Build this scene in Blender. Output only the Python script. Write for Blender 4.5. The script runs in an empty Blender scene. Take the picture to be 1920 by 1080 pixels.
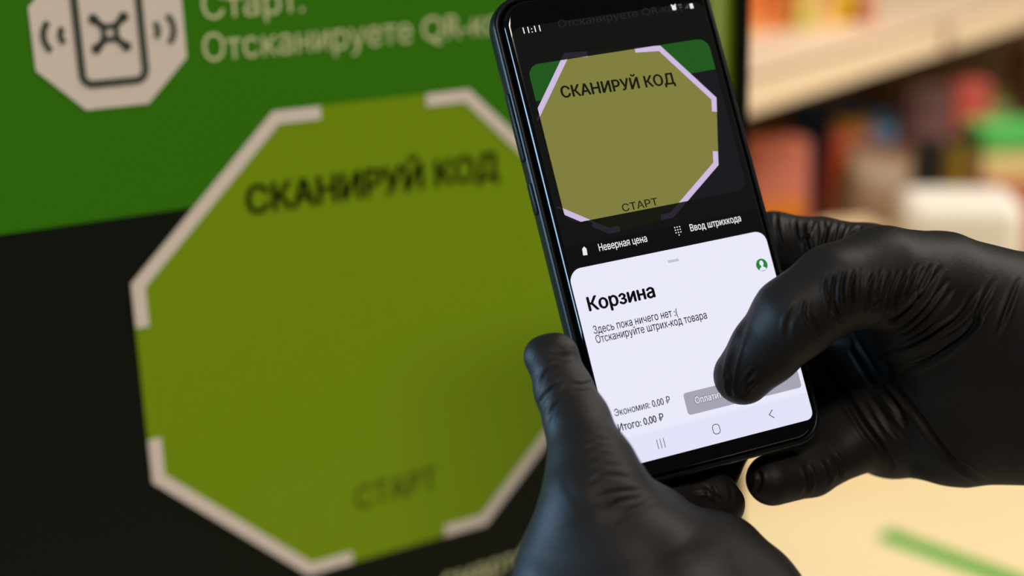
import bpy, bmesh, math, random
import numpy as np
from mathutils import Vector, Matrix
from mathutils.geometry import delaunay_2d_cdt

random.seed(4)
SC = bpy.context.scene
COL = SC.collection

# ------------------------------------------------------------------ camera
# world: X runs along the sign board, Y into it, Z up; the lens is 1.45 m above the floor
F = 2667.0                                     # focal length in pixels of a 1920 px wide frame (50 mm)
LENS = np.array([0.0, 0.0, 1.45])
A = np.array([[0.858420, -0.165968, 0.485356],
              [-0.512061, -0.221632, 0.829863],
              [-0.030161, -0.960903, -0.275239]])   # lens axes (right, down, forward) -> world
U_, _, V_ = np.linalg.svd(A); A = U_ @ V_

cam_data = bpy.data.cameras.new('camera')
cam = bpy.data.objects.new('camera', cam_data)
COL.objects.link(cam)
B = A @ np.diag([1, -1, -1])
m4 = np.eye(4); m4[:3, :3] = B; m4[:3, 3] = LENS
cam.matrix_world = Matrix(m4.tolist())
cam_data.sensor_width = 36.0
cam_data.lens = F * 36.0 / 1920.0
cam_data.clip_start = 0.02
cam_data.dof.use_dof = True
cam_data.dof.focus_distance = 0.466
cam_data.dof.aperture_fstop = 3.8
cam_data.dof.aperture_blades = 9
SC.camera = cam

# ------------------------------------------------------------------ world, lamps, exposure
SC.view_settings.view_transform = 'Standard'
SC.view_settings.look = 'None'
SC.view_settings.gamma = 1.0
SC.view_settings.use_curve_mapping = False
SC.view_settings.exposure = 0.0
SC.cycles.use_denoising = True
SC.cycles.max_bounces = 6

world = bpy.data.worlds.new('world')
SC.world = world
world.use_nodes = True
bg = world.node_tree.nodes['Background']
bg.inputs['Color'].default_value = (0.9, 0.95, 1.0, 1)
bg.inputs['Strength'].default_value = 0.05


def area(name, loc, target, sx, sy, power, color):
    d = bpy.data.lights.new(name, 'AREA')
    d.shape = 'RECTANGLE'; d.size = sx; d.size_y = sy
    d.energy = power; d.color = color
    o = bpy.data.objects.new(name, d); COL.objects.link(o)
    o.location = loc
    o.rotation_euler = (Vector(target) - Vector(loc)).to_track_quat('-Z', 'Y').to_euler()
    return o


WARM = (1.0, 0.91, 0.80)
area('ceiling_lamp_light', (1.5, 0.3, 2.9), (1.5, 0.5, 0), 1.4, 0.3, 29, WARM)
area('ceiling_lamp_light', (3.0, -0.1, 2.9), (2.6, 0.3, 0), 1.4, 0.3, 56, WARM)
area('ceiling_lamp_light', (-0.6, -1.0, 2.9), (-0.6, -1.0, 0), 1.2, 0.3, 43, (1.0, 0.84, 0.70))
area('window_daylight', (-2.45, 2.15, 1.45), (0.2, 0.4, 1.3), 2.5, 1.1, 205, (0.42, 0.70, 1.0))


# ------------------------------------------------------------------ helpers
def lin(r, g, b):
    return tuple(((c / 255.0) / 12.92 if c / 255.0 <= 0.04045 else ((c / 255.0 + 0.055) / 1.055) ** 2.4) for c in (r, g, b))


MATS = {}


def mat(name, col, rough=0.5, spec=0.5, emit=None, estr=1.0, metal=0.0, coat=0.0, noise=0.0, nscale=40.0, bump=0.0, bscale=300.0):
    if name in MATS:
        return MATS[name]
    m = bpy.data.materials.new(name); m.use_nodes = True
    nt = m.node_tree; p = nt.nodes['Principled BSDF']
    p.inputs['Base Color'].default_value = (*col, 1)
    p.inputs['Roughness'].default_value = rough
    p.inputs['Specular IOR Level'].default_value = spec
    p.inputs['Metallic'].default_value = metal
    p.inputs['Coat Weight'].default_value = coat
    if emit is not None:
        p.inputs['Emission Color'].default_value = (*emit, 1)
        p.inputs['Emission Strength'].default_value = estr
    if noise or bump:
        tc = nt.nodes.new('ShaderNodeTexCoord')
    if noise:
        n = nt.nodes.new('ShaderNodeTexNoise'); n.inputs['Scale'].default_value = nscale
        n.inputs['Detail'].default_value = 4
        nt.links.new(tc.outputs['Object'], n.inputs['Vector'])
        mx = nt.nodes.new('ShaderNodeMix'); mx.data_type = 'RGBA'
        mx.inputs['A'].default_value = (*[c * (1 - noise) for c in col], 1)
        mx.inputs['B'].default_value = (*[min(1, c * (1 + noise)) for c in col], 1)
        nt.links.new(n.outputs['Fac'], mx.inputs['Factor'])
        nt.links.new(mx.outputs['Result'], p.inputs['Base Color'])
    if bump:
        n2 = nt.nodes.new('ShaderNodeTexNoise'); n2.inputs['Scale'].default_value = bscale
        n2.inputs['Detail'].default_value = 3
        nt.links.new(tc.outputs['Object'], n2.inputs['Vector'])
        bp = nt.nodes.new('ShaderNodeBump'); bp.inputs['Strength'].default_value = bump
        bp.inputs['Distance'].default_value = 0.0006
        nt.links.new(n2.outputs['Fac'], bp.inputs['Height'])
        nt.links.new(bp.outputs['Normal'], p.inputs['Normal'])
    MATS[name] = m
    return m


def tag(o, label=None, cat=None, group=None, kind=None):
    if label: o['label'] = label
    if cat: o['category'] = cat
    if group: o['group'] = group
    if kind: o['kind'] = kind
    return o


def empty(name, loc=(0, 0, 0), rotz=0.0):
    o = bpy.data.objects.new(name, None); COL.objects.link(o)
    o.empty_display_size = 0.02
    o.location = loc; o.rotation_euler = (0, 0, rotz)
    return o


def mesh_obj(name, verts, faces, m, parent=None, smooth=False):
    me = bpy.data.meshes.new(name)
    me.from_pydata([tuple(map(float, v)) for v in verts], [], [tuple(f) for f in faces])
    me.update()
    if smooth:
        me.polygons.foreach_set('use_smooth', [True] * len(me.polygons))
    if m: me.materials.append(m)
    o = bpy.data.objects.new(name, me); COL.objects.link(o)
    if parent: o.parent = parent
    return o


def bm_obj(name, bm, m, parent=None, smooth=False):
    bmesh.ops.recalc_face_normals(bm, faces=bm.faces)
    me = bpy.data.meshes.new(name); bm.to_mesh(me); bm.free()
    if smooth:
        me.polygons.foreach_set('use_smooth', [True] * len(me.polygons))
    if m: me.materials.append(m)
    o = bpy.data.objects.new(name, me); COL.objects.link(o)
    if parent: o.parent = parent
    return o


def box_bm(bm, lo, hi, bevel=0.0, seg=2):
    r = bmesh.ops.create_cube(bm, size=1.0)
    vs = r['verts']
    for v in vs:
        v.co = Vector([lo[i] + (v.co[i] + 0.5) * (hi[i] - lo[i]) for i in range(3)])
    if bevel:
        es = list({e for v in vs for e in v.link_edges})
        bmesh.ops.bevel(bm, geom=es, offset=bevel, segments=seg, profile=0.5, affect='EDGES')
    return bm


def box(name, lo, hi, m, parent=None, bevel=0.0, seg=2, smooth=False):
    bm = bmesh.new(); box_bm(bm, lo, hi, bevel, seg)
    return bm_obj(name, bm, m, parent, smooth)


def ray(px, py):
    return A @ np.array([(px - 960) / F, (py - 540) / F, 1.0])


def at_depth(px, py, z):
    return LENS + ray(px, py) * z


def at_height(px, py, h):
    d = ray(px, py)
    return LENS + d * ((h - LENS[2]) / d[2])


# writing: glyph outlines turned into flat meshes -------------------------------------------
def glyphs(text, offset=0.0, spacing=1.0):
    cu = bpy.data.curves.new('t', 'FONT'); cu.body = text; cu.size = 1.0; cu.offset = offset
    cu.space_character = spacing; cu.resolution_u = 5; cu.fill_mode = 'NONE'
    ob = bpy.data.objects.new('t', cu); COL.objects.link(ob)
    dg = bpy.context.evaluated_depsgraph_get()
    me = bpy.data.meshes.new_from_object(ob.evaluated_get(dg))
    ed = [tuple(e.vertices) for e in me.edges]
    v0 = np.array([tuple(x.co[:2]) for x in me.vertices])
    cv, _, cf, _, _, _ = delaunay_2d_cdt([Vector(x) for x in v0], ed, [], 0, 1e-6)
    v = np.array([tuple(x) for x in cv])
    ea = v0[[e[0] for e in ed]]; eb = v0[[e[1] for e in ed]]
    f = []
    for p in cf:                                            # keep the triangles inside the outlines (even-odd)
        cx, cy = v[list(p)].mean(0)
        cr = (ea[:, 1] > cy) != (eb[:, 1] > cy)
        xs = ea[cr, 0] + (cy - ea[cr, 1]) * (eb[cr, 0] - ea[cr, 0]) / (eb[cr, 1] - ea[cr, 1])
        if (xs > cx).sum() % 2: f.append(tuple(p))
    bpy.data.objects.remove(ob); bpy.data.curves.remove(cu); bpy.data.meshes.remove(me)
    return v, f


_CAP = None


def text_shape(text, x0, base, width, cap, bold=0.0, ref=None, spacing=1.0):
    """ink starts at x0, stands on y=base (y grows downwards), spans width; cap = height of a capital; all in mm"""
    global _CAP
    if _CAP is None:
        c, _ = glyphs('Н'); _CAP = c[:, 1].max() - c[:, 1].min()
    v, f = glyphs(text, 0.0, spacing)
    rv = v if ref is None else glyphs(ref, 0.0, spacing)[0]
    sx = width / (rv[:, 0].max() - rv[:, 0].min() + 2 * bold); sy = cap / _CAP
    out = []; faces = []
    shifts = [(0, 0)] if bold < 0.006 else [(0, 0), (2 * bold, 0), (bold, bold * 0.6), (bold, -bold * 0.6)]
    for dx, dy in shifts:
        k = len(out)
        out += [(x0 + (p[0] + dx - v[:, 0].min()) * sx, base - (p[1] + dy) * sy) for p in v]
        faces += [tuple(i + k for i in t) for t in f]
    return out, faces


class Flat:
    """collects 2D shapes (mm, y down) that become one flat mesh"""
    def __init__(s): s.v = []; s.f = []

    def poly(s, pts):
        k = len(s.v); s.v += [tuple(p) for p in pts]; s.f.append(tuple(range(k, k + len(pts)))); return s

    def add(s, vf):
        k = len(s.v); s.v += [tuple(p) for p in vf[0]]; s.f += [tuple(i + k for i in f) for f in vf[1]]; return s

    def band(s, pts, w, closed=False, side=0.0):
        """stroke of width w along pts; side -1..1 shifts it off the path"""
        P = [np.array(p, float) for p in pts]; n = len(P); L = []; R = []
        for i in range(n):
            d0 = P[i] - P[i - 1] if (i > 0 or closed) else P[i + 1] - P[i]
            d1 = P[(i + 1) % n] - P[i] if (i < n - 1 or closed) else d0
            d0 = d0 / np.linalg.norm(d0); d1 = d1 / np.linalg.norm(d1)
            n0 = np.array([-d0[1], d0[0]]); n1 = np.array([-d1[1], d1[0]])
            mt = n0 + n1; mt = mt / max(mt @ mt, 0.15) * 2
            L.append(P[i] + mt * w * (0.5 + 0.5 * side)); R.append(P[i] - mt * w * (0.5 - 0.5 * side))
        for i in range(n if closed else n - 1):
            j = (i + 1) % n
            s.poly([L[i], L[j], R[j], R[i]])
        return s

    def disc(s, cx, cy, r, n=20):
        return s.poly([(cx + r * math.cos(2 * math.pi * i / n), cy + r * math.sin(2 * math.pi * i / n)) for i in range(n)])

    def clip(s, convex):
        out = Flat()
        C = [np.array(c, float) for c in convex]
        area2 = sum(C[i][0] * C[(i + 1) % len(C)][1] - C[(i + 1) % len(C)][0] * C[i][1] for i in range(len(C)))
        sg = 1 if area2 > 0 else -1
        for f in s.f:
            P = [np.array(s.v[i]) for i in f]
            for i in range(len(C)):
                a, b = C[i], C[(i + 1) % len(C)]
                def side(p): return sg * ((b[0] - a[0]) * (p[1] - a[1]) - (b[1] - a[1]) * (p[0] - a[0]))
                Q = []
                for j in range(len(P)):
                    p, q = P[j], P[(j + 1) % len(P)]; sp, sq = side(p), side(q)
                    if sp >= 0: Q.append(p)
                    if sp * sq < 0: Q.append(p + (q - p) * sp / (sp - sq))
                P = Q
                if not P: break
            if len(P) >= 3: out.poly(P)
        return out


def rrect(x0, y0, x1, y1, r, n=6):
    pts = []
    rs = r if isinstance(r, (tuple, list)) else (r,) * 4           # tl tr br bl
    for (cx, cy, a0), rr in zip(((x0, y0, 180), (x1, y0, 270), (x1, y1, 0), (x0, y1, 90)), rs):
        ox = cx + rr * (1 if cx == x0 else -1); oy = cy + rr * (1 if cy == y0 else -1)
        for i in range(n + 1):
            a = math.radians(a0 + 90 * i / n)
            pts.append((ox + rr * math.cos(a), oy + rr * math.sin(a)))
    return pts


def arc(cx, cy, r, a0, a1, n=14):
    return [(cx + r * math.cos(math.radians(a0 + (a1 - a0) * i / n)), cy + r * math.sin(math.radians(a0 + (a1 - a0) * i / n))) for i in range(n + 1)]


# ------------------------------------------------------------------ the room
M_floor = mat('floor_tile', lin(200, 180, 150), 0.5, noise=0.08, nscale=3)
M_wall = mat('wall_paint', lin(104, 88, 74), 0.8, noise=0.03, nscale=6)
M_ceil = mat('ceiling_paint', lin(62, 60, 58), 0.8, noise=0.02, nscale=5)


def structure(name, lo, hi, m):
    return tag(box(name, lo, hi, m), kind='structure')


structure('floor', (-2.6, -3, -0.1), (4.6, 4.2, 0), M_floor)
structure('ceiling', (-2.6, -3, 3.0), (4.6, 4.2, 3.1), M_ceil)
structure('wall_back', (-2.6, 4.2, 0), (4.6, 4.3, 3.0), M_wall)
structure('wall_right', (4.6, -3, 0), (4.7, 4.2, 3.0), M_wall)
structure('wall_front', (-2.6, -3.1, 0), (4.6, -3, 3.0), mat('wall_paint_dark', lin(58, 56, 55), 0.8, noise=0.03))
bm = bmesh.new()
for lo, hi in (((-2.6, -3, 0), (-2.5, 0.85, 3)), ((-2.6, 3.45, 0), (-2.5, 4.2, 3)), ((-2.6, 0.85, 0), (-2.5, 3.45, 0.8)), ((-2.6, 0.85, 2.1), (-2.5, 3.45, 3))):
    box_bm(bm, lo, hi)
tag(bm_obj('wall_left', bm, M_wall), kind='structure')
bm = bmesh.new()
for lo, hi in (((-2.6, 0.85, 0.8), (-2.52, 0.9, 2.1)), ((-2.6, 3.4, 0.8), (-2.52, 3.45, 2.1)), ((-2.6, 0.9, 0.8), (-2.52, 3.4, 0.85)), ((-2.6, 0.9, 2.05), (-2.52, 3.4, 2.1))):
    box_bm(bm, lo, hi)
tag(bm_obj('window_1', bm, mat('window_frame_white', (0.7, 0.7, 0.7), 0.4)), kind='structure')

# ------------------------------------------------------------------ the sign board
# board coordinates in mm: x right, y down, measured from the corner of its scan panel
BO = LENS + A @ np.array([-0.112824, -0.022248, 0.63592])
PRINT = dict(rough=0.5, spec=0.2)
M_dark = mat('print_dark_green', lin(8, 19, 10), **PRINT)
M_green = mat('print_green', lin(52, 124, 4), **PRINT)
M_olive = mat('print_lime', lin(122, 158, 12), **PRINT)
M_white = mat('print_white', lin(224, 218, 212), **PRINT)
M_textd = mat('print_dark_text', lin(38, 52, 18), **PRINT)
M_texts = mat('print_soft_text', lin(60, 78, 18), **PRINT)
M_textw = mat('print_pale_text', lin(206, 214, 168), **PRINT)
M_icon = mat('print_grey', lin(70, 80, 72), **PRINT)

sign = empty('sign_board', (BO[0], BO[1], 0))
tag(sign, 'green and black printed sign board with a lime octagon panel behind the phone', 'sign')
x_l, x_r, z_top = -0.150, 0.268, BO[2] + 0.24
box('board', (x_l, 0.0, 0.0), (x_r, 0.03, z_top), M_dark, sign, 0.0015)


def on_board(name, flat, m, layer, parent=sign):
    v = [(x / 1000.0, -0.00025 * layer, BO[2] - y / 1000.0) for x, y in flat.v]
    # give the vinyl its thickness
    n = len(v); vv = v + [(a, 0.0, c) for a, b, c in v]
    faces = list(flat.f) + [tuple(reversed([i + n for i in f])) for f in flat.f]
    cnt = {}
    for f in flat.f:
        for i in range(len(f)):
            e = (f[i], f[(i + 1) % len(f)]); cnt[e] = cnt.get(e, 0) + 1
    for (a, b) in cnt:
        if (b, a) not in cnt: faces.append((b, a, a + n, b + n))
    bm = bmesh.new(); me = bpy.data.meshes.new('x'); me.from_pydata(vv, [], faces); bm.from_mesh(me); bpy.data.meshes.remove(me)
    return bm_obj(name, bm, m, parent)


on_board('green_field', Flat().poly([(-150, -240), (248, -240), (248, -18.4), (-150, -18.4)]), M_green, 1)
OCT = [(10.6, -56), (109.4, -56), (179.5, 11), (179.5, 103.2), (109.4, 169.2), (10.6, 169.2), (-59.5, 103.2), (-59.5, 11)]
octo = on_board('octagon_panel', Flat().poly(OCT), M_olive, 2)
for path in ([(33, -56), (10.6, -56), (-59.5, 11), (-59.5, 31)],
             [(-59.5, 83), (-59.5, 103.2), (10.6, 169.2), (34, 169.2)],
             [(85.5, 169.2), (109.4, 169.2), (179.5, 103.2), (179.5, 83)],
             [(179.5, 31), (179.5, 11), (109.4, -56), (86.5, -56)]):
    on_board('corner_bracket', Flat().band(path, 5.9, side=-1.0), M_white, 3)
on_board('scan_lettering', Flat().add(text_shape('СКАНИРУЙ КОД', -5.1, -11.8, 129.2, 12.5, 0.034)), M_textd, 3)
on_board('start_lettering', Flat().add(text_shape('СТАРТ', 38.1, 142.0, 44.0, 12.0, 0.0)), M_texts, 3)
on_board('instruction_lettering', Flat().add(text_shape('Старт.', -17.3, -97.9, 46.0, 11.6, 0.004))
         .add(text_shape('Отсканируете QR-код', -18.4, -80.3, 137.5, 11.6, 0.004, ref='Отсканируете QR-к')), M_textw, 2)
on_board('footer_lettering', Flat().add(text_shape('смартфона', 83.0, 199.5, 78.0, 11.6, 0.004)), M_textw, 2)

bx, by0 = -57.0, -95.4
badge = on_board('icon_badge', Flat().poly([(bx - 13, -125.5), (bx + 13, -125.5), (bx + 31.2, -107.8), (bx + 31.2, -82.7), (bx + 13, -65), (bx - 13, -65), (bx - 31.2, -82.7), (bx - 31.2, -107.8)]), M_white, 2)
on_board('phone_outline', Flat().band(rrect(bx - 13.1, -118, bx + 13.1, -75.2, 4.2), 3.1, closed=True), M_icon, 3, badge)
for s in (-1, 1):
    for r, cx, half in ((8.0, 18.7, 46), (4.2, 15.8, 46)):
        c = 0 if s > 0 else 180
        on_board('signal_wave', Flat().band(arc(bx + s * cx, by0 - (0.4 if s < 0 else -0.4), r, c - half, c + half), 2.5), M_icon, 3, badge)
pic = Flat().band([(bx - 2.6, by0 - 2.6), (bx + 2.6, by0 - 2.6), (bx + 2.6, by0 + 2.6), (bx - 2.6, by0 + 2.6)], 2.4, closed=True)
for sx in (-1, 1):
    for sy in (-1, 1):
        pic.band([(bx + sx * 2.6, by0 + sy * 2.6), (bx + sx * 5.6, by0 + sy * 5.6)], 2.7)
        pic.disc(bx + sx * 6.2, by0 + sy * 6.0, 2.1, 12)
on_board('scan_pictogram', pic, M_icon, 3, badge)
# lime edge moulding and dark end cap at the right
bm = bmesh.new()
ring = [(0.250 + 0.009 + 0.009 * math.cos(math.radians(a)), -0.0015 - 0.003 * math.sin(math.radians(a))) for a in range(0, 181, 15)] + [(0.250, 0.0), (0.268, 0.0)]
lo_ = [bm.verts.new((x, y, 0.0)) for x, y in ring]; hi_ = [bm.verts.new((x, y, z_top)) for x, y in ring]
for i in range(len(ring)):
    j = (i + 1) % len(ring); bm.faces.new((lo_[i], lo_[j], hi_[j], hi_[i]))
bm.faces.new(lo_); bm.faces.new(list(reversed(hi_)))
bm_obj('edge_moulding', bm, mat('moulding_lime', lin(98, 122, 8), 0.5, 0.2), sign, True)
box('end_cap', (0.2685, -0.008, 0.0), (0.2745, 0.031, z_top), M_dark, sign, 0.001)

# ------------------------------------------------------------------ the phone
PR = np.array([[0.926119, 0.237026, -0.293467], [-0.192221, 0.965890, 0.173517], [0.324585, -0.104287, 0.940090]])
PT = np.array([-0.000544, -0.084003, 0.465630])
phone = empty('smartphone')
m4 = np.eye(4)
m4[:3, :3] = A @ np.c_[PR[:, 0], -PR[:, 1], -PR[:, 2]]
m4[:3, 3] = LENS + A @ PT
phone.matrix_world = Matrix(m4.tolist())
tag(phone, 'black smartphone in a dark case, its screen showing a white basket page', 'smartphone')
BX0, BX1, BY0, BY1 = -2.4, 74.1, -10.2, 151.8        # glass body, mm from the screen's corner
# section of the curved glass edge: distance in from the side, height; integrated from its tilt
_arc = np.linspace(0, 6.4, 65)
_tl = np.radians(np.interp(_arc, [0, 2.6, 5.6, 6.4], [0, 62, 71, 90]))
_dx = np.concatenate([[0], np.cumsum(np.cos((_tl[1:] + _tl[:-1]) / 2) * 0.1)])
_dz = np.concatenate([[0], np.cumsum(np.sin((_tl[1:] + _tl[:-1]) / 2) * 0.1)])
PROF_D = [float(_dx[-1] - _dx[i]) for i in range(64, -1, -4)]
PROF_Z = [float(-_dz[i]) for i in range(64, -1, -4)]


def zs(x):
    return float(np.interp(min(x - BX0, BX1 - x), PROF_D, PROF_Z))


def loft(name, loops, m, parent, cap_first=True, cap_last=True):
    bm = bmesh.new(); rings = []
    for (ins, z, r) in loops:
        iy = ins * 0.35 if ins > 0 else ins
        pts = rrect(BX0 + ins, BY0 + iy, BX1 - ins, BY1 - iy, max(r - ins * 0.6, 0.5), 10)
        rings.append([bm.verts.new((x / 1000, -y / 1000, z / 1000)) for x, y in pts])
    for a, b in zip(rings, rings[1:]):
        n = len(a)
        for i in range(n):
            bm.faces.new((a[i], a[(i + 1) % n], b[(i + 1) % n], b[i]))
    if cap_first: bm.faces.new(rings[0])
    if cap_last: bm.faces.new(rings[-1])
    return bm_obj(name, bm, m, parent, True)


M_glass = mat('phone_glass_black', (0.003, 0.003, 0.0035), 0.06, 0.4)
M_case = mat('phone_case_navy', lin(15, 19, 23), 0.32, 0.16)
body = loft('glass_body', [(d, z, 9.0) for d, z in reversed(list(zip(PROF_D, PROF_Z)))] + [(0.0, -6.6, 9), (0.3, -7.6, 9), (1.5, -8.6, 9)], M_glass, phone)
case = loft('protective_case', [(-0.05, -5.0, 9), (-0.05, -2.7, 9), (-0.25, -2.2, 9), (-0.6, -1.95, 9), (-1.1, -2.0, 9), (-1.6, -2.35, 9), (-1.9, -3.0, 9),
                               (-2.05, -4.5, 9), (-2.0, -7.0, 9), (-1.6, -9.0, 9), (-0.7, -10.2, 9), (1.0, -10.8, 9)], M_case, phone, cap_first=False)


def case_button(name, y0, y1):
    box(name, ((BX0 - 2.75) / 1000, -y1 / 1000, -0.0066), ((BX0 - 1.9) / 1000, -y0 / 1000, -0.0034), M_case, case, 0.0005, 3, True)


case_button('volume_button', 19.5, 42.5)
case_button('side_button', 50.0, 60.5)


def screen_mat(name, rgb, k=1.0):
    return mat('screen_' + name, (0.004, 0.004, 0.005), 0.08, 0.25, emit=lin(*rgb), estr=k)


S_base = screen_mat('unlit', (13, 15, 13))
S_dimo = screen_mat('dim_octagon', (18, 21, 9))
S_dimb = screen_mat('dim_bracket', (40, 34, 46))
S_dimt = screen_mat('dim_text', (34, 37, 36))
S_green = screen_mat('preview_green', (30, 88, 28))
S_dark = screen_mat('preview_dark', (24, 23, 28))
S_olive = screen_mat('preview_olive', (128, 127, 62))
S_lilac = screen_mat('preview_lilac', (206, 186, 224))
S_black = screen_mat('preview_ink', (22, 24, 14))
S_bar = screen_mat('black_bar', (9, 9, 10))
S_white = screen_mat('white', (233, 233, 250))
S_nav = screen_mat('nav', (226, 227, 248))
S_txtw = screen_mat('white_text', (236, 236, 240))
S_grey = screen_mat('handle_grey', (196, 197, 205))
S_btn = screen_mat('button_grey', (166, 163, 178))
S_ink = screen_mat('ink', (9, 9, 12))
S_icon = screen_mat('icon_grey', (78, 78, 86))
S_prof = screen_mat('profile_green', (34, 132, 48))


def on_screen(name, flat, m, layer, parent):
    v = [(x / 1000, -y / 1000, (zs(x) + 0.02 + 0.025 * layer) / 1000) for x, y in flat.v]
    bm = bmesh.new(); me = bpy.data.meshes.new('x'); me.from_pydata(v, [], flat.f); bm.from_mesh(me); bpy.data.meshes.remove(me)
    o = bm_obj(name, bm, m, parent)
    if o.data.polygons and sum(p.normal.z * p.area for p in o.data.polygons) < 0:
        o.data.flip_normals()
    return o


def strip(x0, y0, x1, y1, r):
    """rounded rectangle cut into columns so that it follows the curved glass"""
    xs = sorted(set([x0, x1] + [x0 + r[0] * (1 - math.cos(i * math.pi / 16)) for i in range(9)] + [x1 - r[1] * (1 - math.cos(i * math.pi / 16)) for i in range(9)]
                    + [x for x in np.arange(-2, 3.2, 0.4)] + [x for x in np.arange(70, 74, 0.4)] + [x0 + (x1 - x0) * k / 8 for k in range(9)]))
    xs = [x for x in xs if x0 <= x <= x1]
    def e(x, rl, rr):
        if rl and x < x0 + rl: return rl - math.sqrt(max(0, rl * rl - (x0 + rl - x) ** 2))
        if rr and x > x1 - rr: return rr - math.sqrt(max(0, rr * rr - (x - x1 + rr) ** 2))
        return 0.0
    fl = Flat()
    for a, b in zip(xs, xs[1:]):
        if b - a < 1e-6: continue
        fl.poly([(a, y0 + e(a, r[0], r[1])), (b, y0 + e(b, r[0], r[1])), (b, y1 - e(b, r[3], r[2])), (a, y1 - e(a, r[3], r[2]))])
    return fl


screen = on_screen('screen', strip(0, -1.0, 71.7, 146.2, (4, 4, 3, 3)), S_base, 0, phone)
def sub(name, flat, m, layer): return on_screen(name, flat, m, layer, screen)


VIEW = rrect(2.7, 12.2, 69.6, 66.3, 4.0)
P_OCT = [(16.7, 9.8), (51.5, 12.4), (67.1, 33.3), (61.3, 56.3), (40.2, 70.8), (16.3, 72.0), (0.2, 61.4), (0.2, 29.9)]
BR = [[(24.7, 10.5), (16.7, 9.8), (0.2, 29.9)], [(42.0, 11.6), (51.5, 12.4), (67.1, 33.3), (65.9, 38.2)],
      [(62.4, 51.7), (61.3, 56.3), (40.2, 70.8), (35.8, 71.0)], [(20.5, 71.8), (16.3, 72.0), (0.2, 61.4)]]
SIDE = [-1.0, 1.0, 1.0, 1.0]
sub('dimmed_octagon', Flat().poly(P_OCT), S_dimo, 1)
for b, s in zip(BR, SIDE): sub('dimmed_bracket', Flat().band(b, 1.9, side=s), S_dimb, 2)
sub('dimmed_lettering', Flat().add(text_shape('Отсканируете QR-код', 17, 1.2, 46, 2.6, 0.01)), S_dimt, 1)
sub('camera_preview', Flat().poly(VIEW), S_dark, 3)
sub('preview_green_field', Flat().poly([(0, 8), (72, 8), (72, 23.4), (0, 24.5)]).clip(VIEW), S_green, 4)
sub('preview_octagon', Flat().poly(P_OCT).clip(VIEW), S_olive, 5)
for b, s in zip(BR, SIDE): sub('preview_bracket', Flat().band(b, 1.9, side=s).clip(VIEW), S_lilac, 6)


def tilt(vf, y_l, y_r, x_l, x_r):
    return [(x, y + y_l + (y_r - y_l) * (x - x_l) / (x_r - x_l)) for x, y in vf[0]], vf[1]


sub('preview_lettering', Flat().add(tilt(text_shape('СКАНИРУЙ КОД', 11.9, 0, 41.6, 3.9, 0.032), 24.8, 26.2, 11.8, 53.2)), S_black, 6)
sub('preview_start_lettering', Flat().add(text_shape('СТАРТ', 23.0, 65.7, 13.0, 2.5, 0.01)), S_black, 6)
sub('menu_bar', strip(0.2, 73.5, 71.5, 90, (0, 0, 0, 0)), S_bar, 3)
sub('menu_lettering', Flat().add(text_shape('Неверная цена', 11.5, 76.95, 17.4, 2.45, 0.012))
    .add(text_shape('Ввод штрихкода', 45.1, 76.5, 19.2, 2.35, 0.012)), S_txtw, 4)
# price tag icon
c, s = math.cos(0.1), math.sin(0.1)
tagp = [(-0.75, -0.6), (0.0, -1.4), (0.75, -0.6), (0.75, 1.5), (-0.75, 1.5)]
sub('price_tag_icon', Flat().poly([(6.5 + x * c - y * s, 75.8 + x * s + y * c) for x, y in tagp]), S_txtw, 4)
kp = Flat()
for i in range(3):
    for j in range(3): kp.disc(39.7 + i * 0.9, 74.2 + j * 0.9, 0.24, 8)
kp.disc(40.6, 76.9, 0.24, 8)
sub('keypad_icon', kp, S_txtw, 4)
sub('basket_panel', strip(-0.6, 81.0, 71.9, 146.2, (4.2, 4.2, 3.0, 3.0)), S_white, 4)
sub('drag_handle', Flat().poly(rrect(34.2, 84.45, 38.2, 85.35, 0.2, 3)), S_grey, 5)
sub('profile_icon', Flat().disc(67.5, 92.4, 2.15, 32), S_prof, 5)
sub('profile_silhouette', Flat().poly([(67.5 + 0.75 * math.cos(a), 91.8 + 0.95 * math.sin(a)) for a in np.linspace(0, 2 * math.pi, 18)[:-1]])
    .poly([(66.1, 94.0), (66.5, 93.4), (67.1, 93.1), (67.15, 92.4), (67.85, 92.4), (67.9, 93.1), (68.5, 93.4), (68.9, 94.0), (68.2, 94.35), (66.8, 94.35)]), S_white, 6)
sub('basket_heading', Flat().add(text_shape('Корзина', 2.9, 95.3, 24.0, 4.55, 0.036)), S_ink, 5)
sub('basket_message', Flat().add(text_shape('Здесь пока ничего нет :(', 2.7, 102.8, 30.3, 2.6, 0.009))
    .add(text_shape('Отсканируйте штрих-код товара', 2.7, 105.9, 40.2, 2.6, 0.009)), S_ink, 5)
sub('totals_lettering', Flat().add(text_shape('Экономия: 0,00 ₽', 2.8, 129.9, 19.9, 2.3, 0.009))
    .add(text_shape('Итого: 0,00 ₽', 2.8, 134.8, 16.2, 2.4, 0.018)), S_ink, 5)
sub('navigation_bar', strip(-0.4, 137.3, 71.8, 146.2, (0, 0, 3.0, 3.0)), S_nav, 5)
sub('pay_button', Flat().poly(rrect(27.6, 127.9, 70.3, 135.2, 1.1)), S_btn, 5)
pt = text_shape('Оплатить', 31.1, 132.2, 7.3, 2.3, 0.018, ref='Оплат')
sub('pay_lettering', Flat().add(pt), S_white, 7)
sub('pay_lettering_edge', Flat().add(text_shape('Оплатить', 30.95, 132.3, 7.6, 2.5, 0.06, ref='Оплат')), S_icon, 6)
ln = Flat()
for k in (-1.2, 0, 1.2): ln.poly([(15.8 + k - 0.12, 140.2), (15.8 + k + 0.12, 140.2), (15.8 + k + 0.12, 143.3), (15.8 + k - 0.12, 143.3)])
sub('recents_icon', ln, S_icon, 6)
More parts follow.
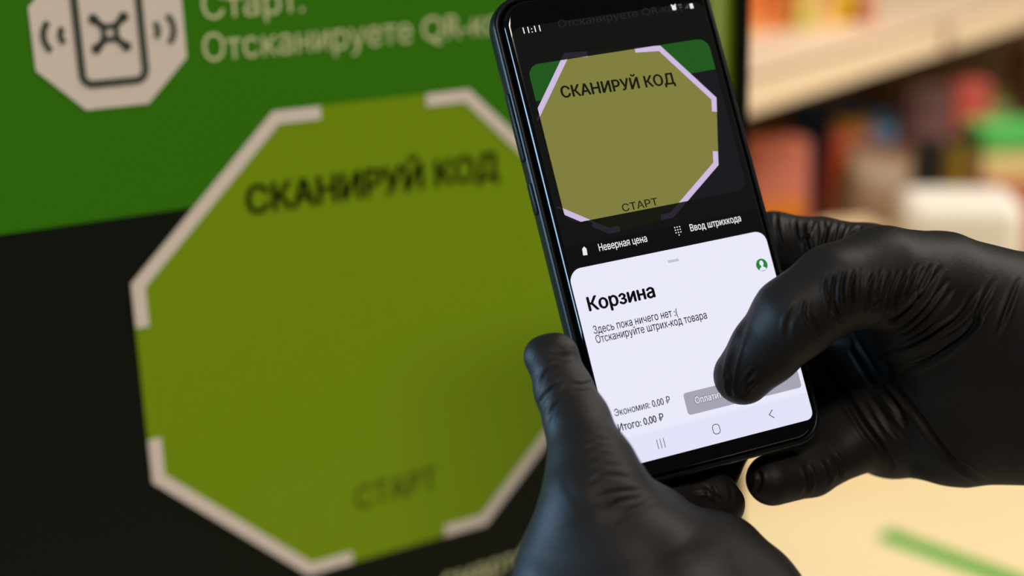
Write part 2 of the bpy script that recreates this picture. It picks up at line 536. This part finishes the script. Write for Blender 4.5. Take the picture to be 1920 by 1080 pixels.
sub('home_icon', Flat().band(rrect(34.75, 140.1, 37.25, 143.2, 1.0), 0.26, closed=True), S_icon, 6)
sub('back_icon', Flat().band([(57.5, 140.0), (55.9, 141.4), (57.5, 142.8)], 0.28), S_icon, 6)
sub('clock_lettering', Flat().add(text_shape('11:11', 4.4, 1.45, 6.1, 2.25, 0.006)), S_txtw, 4)
sub('alarm_icon', Flat().poly(rrect(59.4, -0.9, 61.0, 0.9, 0.5, 3)).disc(59.5, -0.95, 0.3, 8).disc(60.9, -0.95, 0.3, 8), S_txtw, 4)
sub('network_icon', Flat().poly([(61.9, -1.0), (63.3, -1.0), (63.3, -0.4), (61.9, -0.4)]).poly([(62.2, 0.0), (63.2, 0.0), (63.2, 0.4), (62.2, 0.4)])
    .poly([(64.2, 0.9), (65.6, 0.9), (65.6, -0.6)]), S_icon, 4)
sub('battery_icon', Flat().poly(rrect(66.2, -0.6, 67.5, 1.2, 0.2, 2)), S_txtw, 4)


# ------------------------------------------------------------------ the gloved hands
# each hand: chains of tapering joints (column, row, distance, radius in columns) blended into one skin
def cam_pts(ch):
    return [(np.array([(x - 960) / F * z, (y - 540) / F * z, z]), r / F * z) for x, y, z, r in ch]


def smin(a, b, k):
    h = np.clip(0.5 + 0.5 * (b - a) / k, 0, 1)
    return b + (a - b) * h - k * h * (1 - h)


def hand_field(chains, h):
    P = [p for ch, k in chains for p in cam_pts(ch)]
    lo = np.min([p - r for p, r in P], 0) - 0.004; hi = np.max([p + r for p, r in P], 0) + 0.004
    n = np.ceil((hi - lo) / h).astype(int) + 1
    ax = [(lo[i] + h * np.arange(n[i])).astype(np.float32) for i in range(3)]
    vol = np.full(n, 0.05, np.float32)
    for ch, kk in chains:
        pts = cam_pts(ch)
        clo = np.min([p - r for p, r in pts], 0) - 0.02; chi = np.max([p + r for p, r in pts], 0) + 0.02
        sl = tuple(slice(max(0, int((clo[i] - lo[i]) / h)), min(n[i], int((chi[i] - lo[i]) / h) + 1)) for i in range(3))
        X, Y, Z = np.meshgrid(*[ax[i][sl[i]] for i in range(3)], indexing='ij')
        d = None
        segs = list(zip(pts, pts[1:])) if len(pts) > 1 else [(pts[0], pts[0])]
        for (a, ra), (b, rb) in segs:
            ab = b - a; L = max(ab @ ab, 1e-12)
            t = np.clip(((X - a[0]) * ab[0] + (Y - a[1]) * ab[1] + (Z - a[2]) * ab[2]) / L, 0, 1)
            q = np.sqrt((X - a[0] - t * ab[0]) ** 2 + (Y - a[1] - t * ab[1]) ** 2 + (Z - a[2] - t * ab[2]) ** 2) - (ra + t * (rb - ra))
            d = q if d is None else smin(d, q, 0.002)
        vol[sl] = smin(vol[sl], d.astype(np.float32), kk)
    return vol, lo


def surface_nets(vol, lo, h):
    S = vol < 0
    nx, ny, nz = vol.shape
    c = np.zeros((nx - 1, ny - 1, nz - 1), np.uint8)
    for i in (0, 1):
        for j in (0, 1):
            for k in (0, 1):
                c += S[i:nx - 1 + i, j:ny - 1 + j, k:nz - 1 + k]
    act = np.argwhere((c > 0) & (c < 8))
    idx = np.full(c.shape, -1, np.int32); idx[tuple(act.T)] = np.arange(len(act))
    acc = np.zeros((len(act), 3)); cnt = np.zeros(len(act))
    corners = [(i, j, k) for i in (0, 1) for j in (0, 1) for k in (0, 1)]
    for a in corners:
        for axis in range(3):
            if a[axis]: continue
            b = list(a); b[axis] = 1
            va = vol[act[:, 0] + a[0], act[:, 1] + a[1], act[:, 2] + a[2]]; vb = vol[act[:, 0] + b[0], act[:, 1] + b[1], act[:, 2] + b[2]]
            mm = (va < 0) != (vb < 0)
            t = va[mm] / (va[mm] - vb[mm])
            p = np.tile(np.array(a, float), (mm.sum(), 1)); p[:, axis] += t
            acc[mm] += p; cnt[mm] += 1
    V = lo + h * (act + acc / cnt[:, None])
    Fq = []
    for axis in range(3):
        o1, o2 = (axis + 1) % 3, (axis + 2) % 3
        sl0 = [slice(None)] * 3; sl1 = [slice(None)] * 3
        sl0[axis] = slice(0, -1); sl1[axis] = slice(1, None)
        s0 = S[tuple(sl0)]; s1 = S[tuple(sl1)]
        e = np.argwhere(s0 != s1)
        ok = (e[:, o1] > 0) & (e[:, o2] > 0) & (e[:, o1] < vol.shape[o1] - 1) & (e[:, o2] < vol.shape[o2] - 1)
        e = e[ok]
        q = []
        for d1, d2 in ((-1, -1), (0, -1), (0, 0), (-1, 0)):
            ee = e.copy(); ee[:, o1] += d1; ee[:, o2] += d2
            q.append(idx[tuple(ee.T)])
        q = np.stack(q, 1)
        inside0 = s0[tuple(e.T)]
        q[~inside0] = q[~inside0][:, ::-1]
        Fq.append(q)
    Q = np.concatenate(Fq); Q = Q[(Q >= 0).all(1)]
    return V, Q


def smooth_mesh(V, Q, it):
    n = len(V)
    src = np.concatenate([Q[:, [0, 1, 2, 3]].ravel(), Q[:, [1, 2, 3, 0]].ravel()])
    dst = np.concatenate([Q[:, [1, 2, 3, 0]].ravel(), Q[:, [0, 1, 2, 3]].ravel()])
    deg = np.bincount(src, minlength=n)[:, None]
    for k in range(it):
        for lam in (0.5, -0.51):
            s = np.stack([np.bincount(src, V[dst, i], minlength=n) for i in range(3)], 1) / np.maximum(deg, 1)
            V = V + lam * (s - V)
    return V


def normals(V, Q):
    nf = np.cross(V[Q[:, 2]] - V[Q[:, 0]], V[Q[:, 3]] - V[Q[:, 1]])
    N = np.zeros_like(V)
    for i in range(4):
        for a in range(3): N[:, a] += np.bincount(Q[:, i], nf[:, a], minlength=len(V))
    return N / np.maximum(np.linalg.norm(N, axis=1, keepdims=True), 1e-12)


def spline(P, n=8):
    P = np.array(P, float); P = np.vstack([2 * P[0] - P[1], P, 2 * P[-1] - P[-2]]); out = []
    for i in range(1, len(P) - 2):
        for t in np.linspace(0, 1, n, endpoint=False):
            a, b, c, d = P[i - 1:i + 3]
            out.append(0.5 * (2 * b + (c - a) * t + (2 * a - 5 * b + 4 * c - d) * t * t + (3 * b - a - 3 * c + d) * t ** 3))
    out.append(P[-2]); return np.array(out)


def add_folds(V, Q, folds):
    """press creases of the glove into the skin on the side that faces the screen's viewer"""
    N = normals(V, Q)
    uv = V[:, :2] / V[:, 2:3] * F + np.array([960, 540])
    front = np.clip(-(N * V).sum(1) / np.linalg.norm(V, axis=1) * 2.0, 0, 1)
    disp = np.zeros(len(V))
    for pts, w, amp, zlo, zhi in folds:
        S = spline(pts)
        lo = S.min(0) - 5 * w; hi = S.max(0) + 5 * w
        ids = np.where((uv > lo).all(1) & (uv < hi).all(1) & (V[:, 2] > zlo) & (V[:, 2] < zhi) & (front > 0))[0]
        if not len(ids): continue
        U = uv[ids]; best = np.full(len(ids), 1e9); par = np.zeros(len(ids)); m = len(S) - 1
        for i in range(m):
            a, b = S[i], S[i + 1]; ab = b - a; t = np.clip(((U - a) @ ab) / max(ab @ ab, 1e-9), 0, 1)
            d = np.linalg.norm(U - a - t[:, None] * ab, axis=1); k = d < best
            best[k] = d[k]; par[k] = (i + t[k]) / m
        env = np.sin(np.pi * np.clip(par, 0.0, 1)) ** 0.9 * 1.1
        x = best / (0.9 * w)
        disp[ids] += amp * env * (-np.exp(-x * x) + 0.6 * np.exp(-1.6 * (x - 1.9) ** 2))
    return V + N * (disp * front)[:, None] * 0.001


M_glove = mat('glove_black_nitrile', (0.009, 0.0086, 0.0084), 0.52, 0.17, bump=0.15, bscale=900)


def glove(chains, folds, h, parent, smooth_it=8):
    vol, lo = hand_field(chains, h)
    V, Q = surface_nets(vol, lo, h)
    V = smooth_mesh(V, Q, smooth_it)
    V = add_folds(V, Q, folds)
    W = V @ A.T + LENS - np.array(parent.location)
    me = bpy.data.meshes.new('gloved_hand')
    me.from_pydata(W.tolist(), [], Q.tolist()); me.update()
    me.polygons.foreach_set('use_smooth', [True] * len(me.polygons))
    me.materials.append(M_glove)
    o = bpy.data.objects.new('gloved_hand', me); COL.objects.link(o); o.parent = parent
    return o


person = empty('person', (0.62, -0.05, 0.0))
tag(person, 'person in black disposable gloves holding the phone with both hands, thumb on the screen', 'person')

LEFT = [
    ([(1014, 664, .4480, 25), (1046, 660, .4475, 27)], .004),
    ([(1036, 676, .4475, 45), (1056, 730, .4445, 54), (1082, 790, .4395, 62), (1106, 866, .431, 76), (1118, 950, .424, 98), (1190, 1060, .422, 140), (1230, 1200, .418, 180)], .006),
    ([(1122, 930, .428, 90), (1106, 1065, .428, 138), (1080, 1200, .424, 150), (1150, 1420, .41, 150)], .008),
    ([(1215, 1010, .440, 100), (1290, 1090, .437, 130), (1300, 1230, .43, 170)], .012),
    ([(1352, 1060, .446, 92), (1385, 1130, .442, 125), (1380, 1260, .435, 150)], .010),
    ([(1270, 1260, .425, 190), (1290, 1480, .41, 165), (1300, 1640, .40, 160)], .012),
    ([(1300, 1010, .462, 52), (1350, 945, .474, 44), (1340, 922, .4745, 37), (1290, 932, .4735, 34)], .004),        # little finger under the phone
    ([(1190, 1000, .458, 60), (1180, 890, .4715, 50), (1192, 760, .478, 46), (1230, 650, .484, 40)], .004),       # fingers behind the phone
    ([(1250, 1010, .464, 55), (1255, 900, .478, 48), (1285, 790, .485, 46), (1330, 690, .491, 40)], .004),
    ([(1310, 1010, .470, 50), (1330, 920, .488, 44), (1365, 830, .492, 44), (1400, 750, .496, 38)], .004),
]
LF = [(0.38, 0.455)] * 30
LEFT_FOLDS = [
    ([(1046, 680), (1024, 700), (1007, 730)], 4, .7), ([(1054, 711), (1027, 739), (1013, 758)], 4, .8), ([(1068, 747), (1043, 758), (1024, 794)], 4.5, .8),
    ([(1040, 722), (1020, 738), (1010, 762)], 3, .5), ([(1065, 719), (1093, 722), (1115, 714)], 4, .35), ([(1065, 736), (1099, 733), (1121, 736)], 4, .35),
    ([(1077, 831), (1115, 822), (1154, 831)], 5, .38), ([(1085, 846), (1125, 836), (1160, 845)], 5, .35), ([(1092, 866), (1132, 852), (1168, 861)], 5, .38),
    ([(1093, 885), (1135, 873), (1175, 878)], 5, .38), ([(1100, 905), (1140, 892), (1190, 898)], 5, .45), ([(1113, 937), (1150, 923), (1215, 920)], 5, .4),
    ([(1130, 963), (1167, 940), (1228, 928)], 5, .4), ([(1147, 982), (1200, 952), (1250, 935)], 6, .35), ([(1010, 655), (1040, 668), (1080, 665)], 5, .25),
    ([(1062, 880), (1066, 915), (1095, 960), (1115, 1010)], 9, .12), ([(1317, 907), (1330, 915), (1343, 930)], 4, .7), ([(1300, 930), (1325, 928), (1350, 945)], 4, .6),
    ([(1330, 900), (1334, 925), (1325, 945)], 4, .5), ([(1365, 900), (1372, 925), (1366, 950)], 4, .4)]
LEFT_FOLDS = [(p, w, a * 0.75, 0.36, 0.49) for p, w, a in LEFT_FOLDS]
RIGHT = [
    ([(1393, 704, .4605, 55), (1436, 655, .4555, 66), (1488, 596, .4515, 79), (1565, 540, .453, 82), (1655, 520, .460, 95), (1760, 545, .470, 110), (1920, 625, .478, 150), (2120, 720, .485, 160)], .005),
    ([(1735, 620, .478, 95), (1800, 660, .482, 130), (1960, 730, .488, 150), (2140, 760, .49, 150)], .012),
    ([(1690, 790, .500, 98), (1790, 778, .496, 134), (1950, 760, .492, 140)], .012),
    ([(1622, 615, .522, 98), (1640, 735, .523, 108), (1662, 800, .511, 90)], .010),
    ([(1680, 520, .500, 80), (1625, 488, .505, 68), (1540, 468, .5075, 58), (1450, 452, .5065, 54), (1350, 480, .503, 48)], .004),     # index behind the phone
    ([(1640, 590, .515, 72), (1540, 590, .5205, 56), (1420, 600, .515, 52), (1340, 610, .510, 46)], .004),
    ([(1655, 765, .507, 84), (1575, 815, .502, 64), (1490, 850, .500, 46)], .006),
    ([(1640, 700, .512, 66), (1560, 705, .515, 56), (1450, 715, .509, 50), (1380, 730, .504, 44)], .004),
    ([(1655, 800, .503, 68), (1590, 838, .496, 54), (1520, 880, .490, 50), (1448, 899, .4845, 49)], .004),                            # little finger under the corner
]
R1 = [
    ([(1553, 511), (1550, 544), (1557, 578), (1556, 600)], 4, .8), ([(1567, 511), (1561, 544), (1565, 580), (1580, 606)], 4.5, 1.0), ([(1583, 505), (1578, 539), (1580, 578)], 4, .8),
    ([(1603, 505), (1596, 544), (1600, 594)], 4.5, 1.0), ([(1614, 503), (1609, 539), (1606, 594)], 3.5, .6), ([(1639, 511), (1628, 544), (1625, 589)], 4.5, .9),
    ([(1655, 500), (1642, 544), (1636, 580)], 4, .6), ([(1672, 511), (1655, 555), (1633, 589)], 4.5, .9), ([(1700, 508), (1680, 555), (1672, 589)], 4.5, .9),
    ([(1688, 505), (1668, 550), (1655, 590)], 4, .6), ([(1722, 494), (1700, 544), (1691, 567)], 4, .8), ([(1733, 500), (1714, 544), (1700, 572)], 4, .7), ([(1748, 495), (1725, 540), (1710, 568)], 4, .7),
    ([(1767, 497), (1730, 555), (1689, 592), (1633, 617)], 5.5, 1.2), ([(1789, 536), (1758, 578), (1711, 619), (1655, 647)], 5, .8), ([(1780, 520), (1745, 565), (1700, 604), (1650, 630)], 4, .6),
    ([(1761, 600), (1717, 630), (1644, 667)], 4.5, .8), ([(1833, 544), (1803, 592), (1758, 622), (1694, 655), (1644, 671)], 5.5, 1.1),
    ([(1867, 519), (1836, 580), (1828, 610), (1789, 647), (1736, 678), (1680, 698)], 5.5, 1.1), ([(1860, 560), (1825, 618), (1790, 640), (1730, 668)], 4, .5), ([(1911, 519), (1889, 578), (1869, 633)], 5, .6),
    ([(1586, 622), (1605, 655), (1640, 710), (1680, 760), (1700, 800)], 6, .8), ([(1651, 697), (1713, 768), (1761, 833), (1796, 872), (1861, 910)], 6, .7), ([(1538, 655), (1575, 720), (1612, 786), (1654, 845), (1675, 884)], 7, .8),
    ([(1640, 745), (1670, 790), (1720, 845)], 5, .5), ([(1625, 730), (1660, 790), (1700, 840)], 5, .5),
    ([(1512, 560), (1508, 590), (1520, 612)], 4, .5), ([(1522, 585), (1530, 610), (1545, 630)], 4, .5), ([(1420, 690), (1400, 715), (1392, 745)], 4.5, .4), ([(1372, 700), (1367, 725), (1373, 745)], 4, .4),
    ([(1498, 565), (1480, 600), (1475, 640)], 6, .25), ([(1404, 590), (1384, 640), (1370, 690), (1366, 735)], 6, .45), ([(1420, 712), (1404, 724), (1396, 740)], 4, .5),
    ([(1420, 880), (1425, 900), (1418, 925)], 5, .5), ([(1510, 870), (1518, 900), (1508, 930)], 5, .5), ([(1545, 860), (1556, 885), (1552, 910)], 4, .4), ([(1560, 850), (1575, 875), (1575, 900)], 4, .4)]
R2 = [
    ([(1455, 394), (1458, 428), (1472, 476)], 4, .7), ([(1489, 409), (1494, 440), (1506, 462)], 4, .9), ([(1503, 416), (1511, 450), (1523, 493)], 5, 1.3), ([(1526, 412), (1515, 440), (1512, 452)], 3.5, .7),
    ([(1544, 412), (1547, 440), (1540, 481)], 4.5, 1.0), ([(1556, 412), (1551, 435), (1543, 460)], 3.5, .6), ([(1570, 415), (1566, 440), (1560, 470)], 3.5, .5), ([(1585, 418), (1575, 445), (1572, 469)], 3.5, .8), ([(1617, 424), (1603, 436), (1590, 452)], 4, .7)]
RIGHT_FOLDS = [(p, w, a * 1.45, 0.42, 0.505) for p, w, a in R1] + [(p, w, a * 1.3, 0.482, 0.53) for p, w, a in R2]
tag(glove(LEFT, LEFT_FOLDS, 0.0007, person), 'black glove whose thumb lies along the left edge of the phone')
tag(glove(RIGHT, RIGHT_FOLDS, 0.00045, person, 12), 'black glove whose thumb presses the button on the screen')


def sleeve(a, ra, b, rb):
    a = np.array(a); b = np.array(b); d = b - a; L = np.linalg.norm(d); d /= L
    u = np.cross(d, [0, 0, 1.0]); u /= np.linalg.norm(u); w = np.cross(d, u)
    prof = [(0.0, ra * 0.9), (0.0, ra), (0.012, ra * 1.04), (0.03, ra * 1.0)] + [(t, ra + (rb - ra) * t + 0.0015 * math.sin(t * 55)) for t in np.linspace(0.06, 1, 24)] + [(1.0, rb * 0.2)]
    n = 32; vs = []; fs = []
    for t, r in prof:
        for i in range(n):
            an = 2 * math.pi * i / n
            vs.append(a + d * L * t + r * (u * math.cos(an) + w * math.sin(an)) - np.array(person.location))
    for k in range(len(prof) - 1):
        for i in range(n):
            fs.append((k * n + i, k * n + (i + 1) % n, (k + 1) * n + (i + 1) % n, (k + 1) * n + i))
    return mesh_obj('sleeve', vs, fs, mat('sleeve_dark_cloth', lin(34, 36, 42), 0.9, 0.2, noise=0.2, nscale=200), person, True)


sleeve(at_depth(1300, 1600, .40), .034, (0.34, -0.02, 1.02), .05)
sleeve(at_depth(2130, 740, .488), .036, (0.80, 0.05, 1.06), .05)

# ------------------------------------------------------------------ the display table and the shelf above it
H_TAB, H_SH = 0.90, 1.259
along = np.array([0.9155, 0.4022, 0.0]); back = np.array([-0.4022, 0.9155, 0.0])
ROT = math.atan2(along[1], along[0])
E0 = at_depth(1390, 142, 1.40)                           # a point of the shelf's front edge
M_top = mat('table_cream_laminate', lin(238, 216, 166), 0.45, 0.3, noise=0.05, nscale=9)
M_shelf = mat('shelf_pale_wood', lin(248, 222, 192), 0.5, 0.3, noise=0.05, nscale=14)
M_rail = mat('price_rail_cream', lin(250, 226, 192), 0.4, 0.4)
M_metal = mat('shelf_upright_grey', lin(120, 112, 104), 0.4, 0.5)

table = empty('display_table', (E0[0], E0[1], 0), ROT)
tag(table, 'wide cream display table with the boxes and a green strip on its top', 'table')
T0, T1, TF, TB = -0.30, 1.9, -0.62, 0.72
box('tabletop', (T0, TF, H_TAB - 0.03), (T1, TB, H_TAB), M_top, table, 0.004)
for x in (T0 + 0.06, T1 - 0.06):
    for y in (TF + 0.06, TB - 0.06):
        box('leg', (x - 0.03, y - 0.03, 0.0), (x + 0.03, y + 0.03, H_TAB - 0.03), M_metal, table, 0.003)
shelf = empty('riser_shelf', (E0[0], E0[1], H_TAB), ROT)
tag(shelf, 'pale wooden shelf with a price rail standing on the back of the table', 'shelf')
bm = bmesh.new(); box_bm(bm, (T0, 0.012, H_SH - H_TAB - 0.034), (T1, 0.60, H_SH - H_TAB - 0.0031)); box_bm(bm, (T0, -0.002, H_SH - H_TAB - 0.003), (T1, 0.60, H_SH - H_TAB), 0.001)
bm_obj('shelf_board', bm, M_shelf, shelf)
box('groove_shade_strip', (T0, 0.006, H_SH - H_TAB - 0.034), (T1, 0.0119, H_SH - H_TAB - 0.0032), mat('groove_shade_brown', lin(150, 112, 84), 0.6), shelf)  # recessed strip; its darker brown stands in for the shade inside the groove
bm = bmesh.new(); box_bm(bm, (T0, -0.012, H_SH - H_TAB - 0.0385), (T1, 0.0058, H_SH - H_TAB - 0.0088), 0.002)
rail = bm_obj('price_rail', bm, M_rail, shelf)
q = at_depth(1757, 75, 1.0)
tx = (np.array(ray(1757, 75)) * 1.0)
s_ = ((LENS - E0) @ back) / -(tx @ back); hit = LENS + tx * s_
px_ = (hit - E0) @ along
box('price_tag', (px_ - 0.011, -0.0145, H_SH - H_TAB - 0.0385), (px_ + 0.011, -0.012, H_SH - H_TAB - 0.006), mat('tag_grey', lin(150, 120, 110), 0.5), shelf, 0.0005)
box('back_panel', (T0, 0.601, 0.0), (T1, 0.615, H_SH - H_TAB + 0.5), mat('shelf_back_brown', lin(96, 70, 54), 0.7, 0.2, noise=0.1), shelf, 0.001)
for x in (T0 + 0.012, T1 - 0.012):
    box('upright', (x - 0.012, 0.02, 0.0), (x + 0.012, 0.60, H_SH - H_TAB - 0.0345), M_metal, shelf, 0.001)

# green strip on the table top
p0 = at_height(1668, 1006, H_TAB); p1 = at_height(1905, 1092, H_TAB)
ang = math.atan2(p1[1] - p0[1], p1[0] - p0[0]); L = np.linalg.norm(p1 - p0) + 0.05
st = empty('green_strip', (p0[0], p0[1], H_TAB), ang)
tag(st, 'narrow bright green strip lying on the cream table top', 'strip')
box('strip_band', (0, -0.011, 0.0), (L, 0.011, 0.0012), mat('strip_green', lin(52, 158, 30), 0.5, 0.3), st, 0.0004)
box('end_tab', (-0.006, -0.012, 0.0), (0.0, 0.012, 0.0018), mat('strip_green', (0, 0, 0)), st, 0.0004)


def place(px, z, h):
    """point on the surface of height h, seen in column px at distance z"""
    a = np.array([(px - 960) / F, 0, 1.0])
    # solve row so that the point lies at height h
    row = ((h - LENS[2]) / z - A[2, 0] * a[0] - A[2, 2]) / A[2, 1]
    return LENS + A @ (np.array([a[0], row, 1.0]) * z)


def where(px, z, h):
    p = place(px, z, h) - E0
    return round(float(p @ along), 3), round(float(p @ back), 3)


def product(kind, label, cat, x0, x1, ytop, z, rgb, rgb2, h=H_TAB, yaw=0.0, depth=None, group=None, hh=None, base=None, tilt_=0.0, bev=None, lab=(0.1, 0.52)):
    c = place((x0 + x1) / 2, z, h if base is None else base)
    w = (x1 - x0) / F * z
    if hh is None:
        t = at_depth((x0 + x1) / 2, ytop, z); hh = max(0.03, t[2] - c[2])
    d = depth or min(0.09, w * 0.6)
    root = empty(kind, c, math.atan2(A[1, 0], A[0, 0]) + 0.25 + yaw)
    root.rotation_euler[1] = tilt_
    root.location[2] += 0.5 * w * abs(math.sin(tilt_)) + (0.0005 if tilt_ else 0)
    tag(root, label, cat, group)
    m1 = mat('pack_%d_%d_%d' % rgb, lin(*rgb), 0.45, 0.4, noise=0.06, nscale=30)
    m2 = mat('pack_%d_%d_%d' % rgb2, lin(*rgb2), 0.45, 0.4, noise=0.06, nscale=30)
    if kind == 'pouch':
        n = 10; vs = []; fs = []
        for k in range(n + 1):
            t = k / n; dd = d * (0.5 if t < 0.85 else 0.5 * (1 - t) / 0.15 + 0.02) * (0.75 + 0.35 * math.sin(math.pi * min(1, t * 1.1))); ww = w / 2 * (1 - 0.06 * math.sin(math.pi * t))
            for i in range(20):
                an = 2 * math.pi * i / 20
                sx = math.copysign(abs(math.cos(an)) ** 0.45, math.cos(an)); sy = math.copysign(abs(math.sin(an)) ** 0.7, math.sin(an))
                vs.append((ww * sx, dd * sy, hh * 0.93 * t))
        for k in range(n):
            for i in range(20): fs.append((k * 20 + i, k * 20 + (i + 1) % 20, (k + 1) * 20 + (i + 1) % 20, (k + 1) * 20 + i))
        fs.append(tuple(reversed(range(20)))); fs.append(tuple(range(n * 20, n * 20 + 20)))
        mesh_obj('bag', vs, fs, m1, root, True)
        box('top_seal', (-w / 2, -0.0015, hh * 0.93), (w / 2, 0.0015, hh), m2, root, 0.0005)
        box('label_panel', (-w * 0.34, -d * 0.56 - 0.0012, hh * 0.22), (w * 0.34, -d * 0.52, hh * 0.6), m2, root, 0.0006)
    elif kind == 'tin':
        for nm, za, zb, r, mm in (('can', 0.0, hh * 0.92, w / 2, m1), ('lid', hh * 0.92, hh, w / 2 * 1.03, m2)):
            bm = bmesh.new(); bmesh.ops.create_cone(bm, cap_ends=True, segments=32, radius1=r, radius2=r, depth=zb - za, matrix=Matrix.Translation((0, 0, (za + zb) / 2)))
            bm_obj(nm, bm, mm, root)
    elif kind == 'lidded_box':
        box('tub', (-w / 2, -d / 2, 0), (w / 2, d / 2, hh * 0.55), m1, root, 0.003, 2)
        box('lid', (-w / 2 - 0.002, -d / 2 - 0.002, hh * 0.55), (w / 2 + 0.002, d / 2 + 0.002, hh), m2, root, 0.004, 2)
    else:
        box('carton', (-w / 2, -d / 2, 0), (w / 2, d / 2, hh), m1, root, bev or min(0.004, w * 0.05), 4 if bev else 2)
        box('label_panel', (-w * 0.42, -d / 2 - 0.0008, hh * lab[0]), (w * 0.42, -d / 2 + 0.0005, hh * lab[1]), m2, root)
    return root


G1 = 'packs along the back of the upper shelf'
zz = 1.80
for k, lab, x0, x1, c1, c2 in (
        ('carton_box', 'orange carton at the left end of the upper shelf, beside the sign board', 1380, 1432, (236, 160, 84), (226, 120, 60)),
        ('pouch', 'deep orange pouch between the orange carton and the lime one', 1434, 1476, (226, 140, 70), (214, 110, 60)),
        ('carton_box', 'lime green slim carton on the upper shelf', 1478, 1514, (206, 204, 84), (236, 206, 120)),
        ('carton_box', 'peach coloured carton between the lime and yellow packs', 1516, 1546, (240, 204, 150), (236, 190, 130)),
        ('pouch', 'bright yellow pouch on the upper shelf', 1548, 1590, (240, 200, 30), (250, 220, 90)),
        ('carton_box', 'reddish brown slim carton at the right end of the upper shelf row', 1598, 1626, (196, 112, 84), (230, 170, 130))):
    product(k, lab, 'pouch' if k == 'pouch' else 'carton', x0, x1, -200, zz, c1, c2, h=H_SH, group=G1, hh=0.17, depth=0.05)
    zz += 0.012
G2 = 'packs on the table under the shelf'
product('carton_box', 'coral carton with an orange lower half, nearest the phone', 'carton', 1390, 1500, 240, 1.70, (222, 134, 116), (232, 142, 40), group=G2, yaw=-0.1, lab=(0.46, 0.74))
product('carton_box', 'navy blue carton behind the coral and red packs', 'carton', 1484, 1606, 168, 2.05, (34, 66, 112), (44, 70, 110), group=G2)
product('pouch', 'red orange pouch leaning before the navy carton', 'pouch', 1516, 1592, 214, 1.95, (226, 96, 40), (190, 150, 40), group=G2, tilt_=0.12)
product('pouch', 'slate blue pouch behind the brown paper bag', 'pouch', 1602, 1668, 196, 1.99, (66, 112, 150), (60, 90, 120), group=G2)
product('pouch', 'brown paper bag with a pinched top', 'bag', 1514, 1646, 262, 1.82, (140, 116, 90), (122, 92, 74), group=G2, depth=0.08, tilt_=0.22)
product('carton_box', 'dull mauve carton at the back under the shelf', 'carton', 1668, 1762, 150, 2.10, (128, 92, 92), (96, 70, 70), group=G2)
product('carton_box', 'black carton beside the brown paper bag', 'carton', 1690, 1752, 246, 1.90, (16, 14, 17), (20, 18, 22), group=G2)
product('carton_box', 'red carton at the back under the shelf', 'carton', 1764, 1832, 140, 2.12, (206, 92, 84), (190, 80, 70), group=G2)
product('pouch', 'olive green pouch beside the red carton', 'pouch', 1836, 1880, 160, 2.14, (104, 116, 44), (90, 90, 30), group=G2)
product('tin', 'mustard yellow tin behind the white box', 'tin', 1744, 1796, 262, 1.93, (136, 112, 20), (120, 100, 26), group=G2)
product('carton_box', 'dark teal carton behind the green topped pack', 'carton', 1780, 1836, 232, 2.02, (28, 84, 78), (24, 70, 66), group=G2)
product('carton_box', 'dark brown carton at the far right under the shelf', 'carton', 1884, 1990, 60, 2.20, (84, 48, 34), (70, 36, 28), group=G2)
rb = product('carton_box', 'flat reddish brown carton carrying the green topped pack', 'carton', 1806, 1990, 322, 1.94, (178, 100, 78), (160, 90, 70), group=G2, depth=0.14)
t_ = at_depth(1898, 322, 1.94)[2]
product('lidded_box', 'cream tub with a bright green lid, stacked on the flat reddish carton', 'tub', 1822, 1990, 226, 1.93, (250, 240, 170), (92, 206, 104), group=G2, base=t_ + 0.0005, depth=0.09, yaw=-0.25)
product('carton_box', 'large white rounded box at the front, above the glove', 'carton', 1668, 1886, 340, 1.60, (255, 250, 238), (250, 244, 228), group=G2, depth=0.10, yaw=-0.42, bev=0.022)
product('carton_box', 'low white carton left of the large white box', 'carton', 1536, 1640, 402, 1.62, (246, 222, 184), (240, 214, 176), group=G2, depth=0.06)
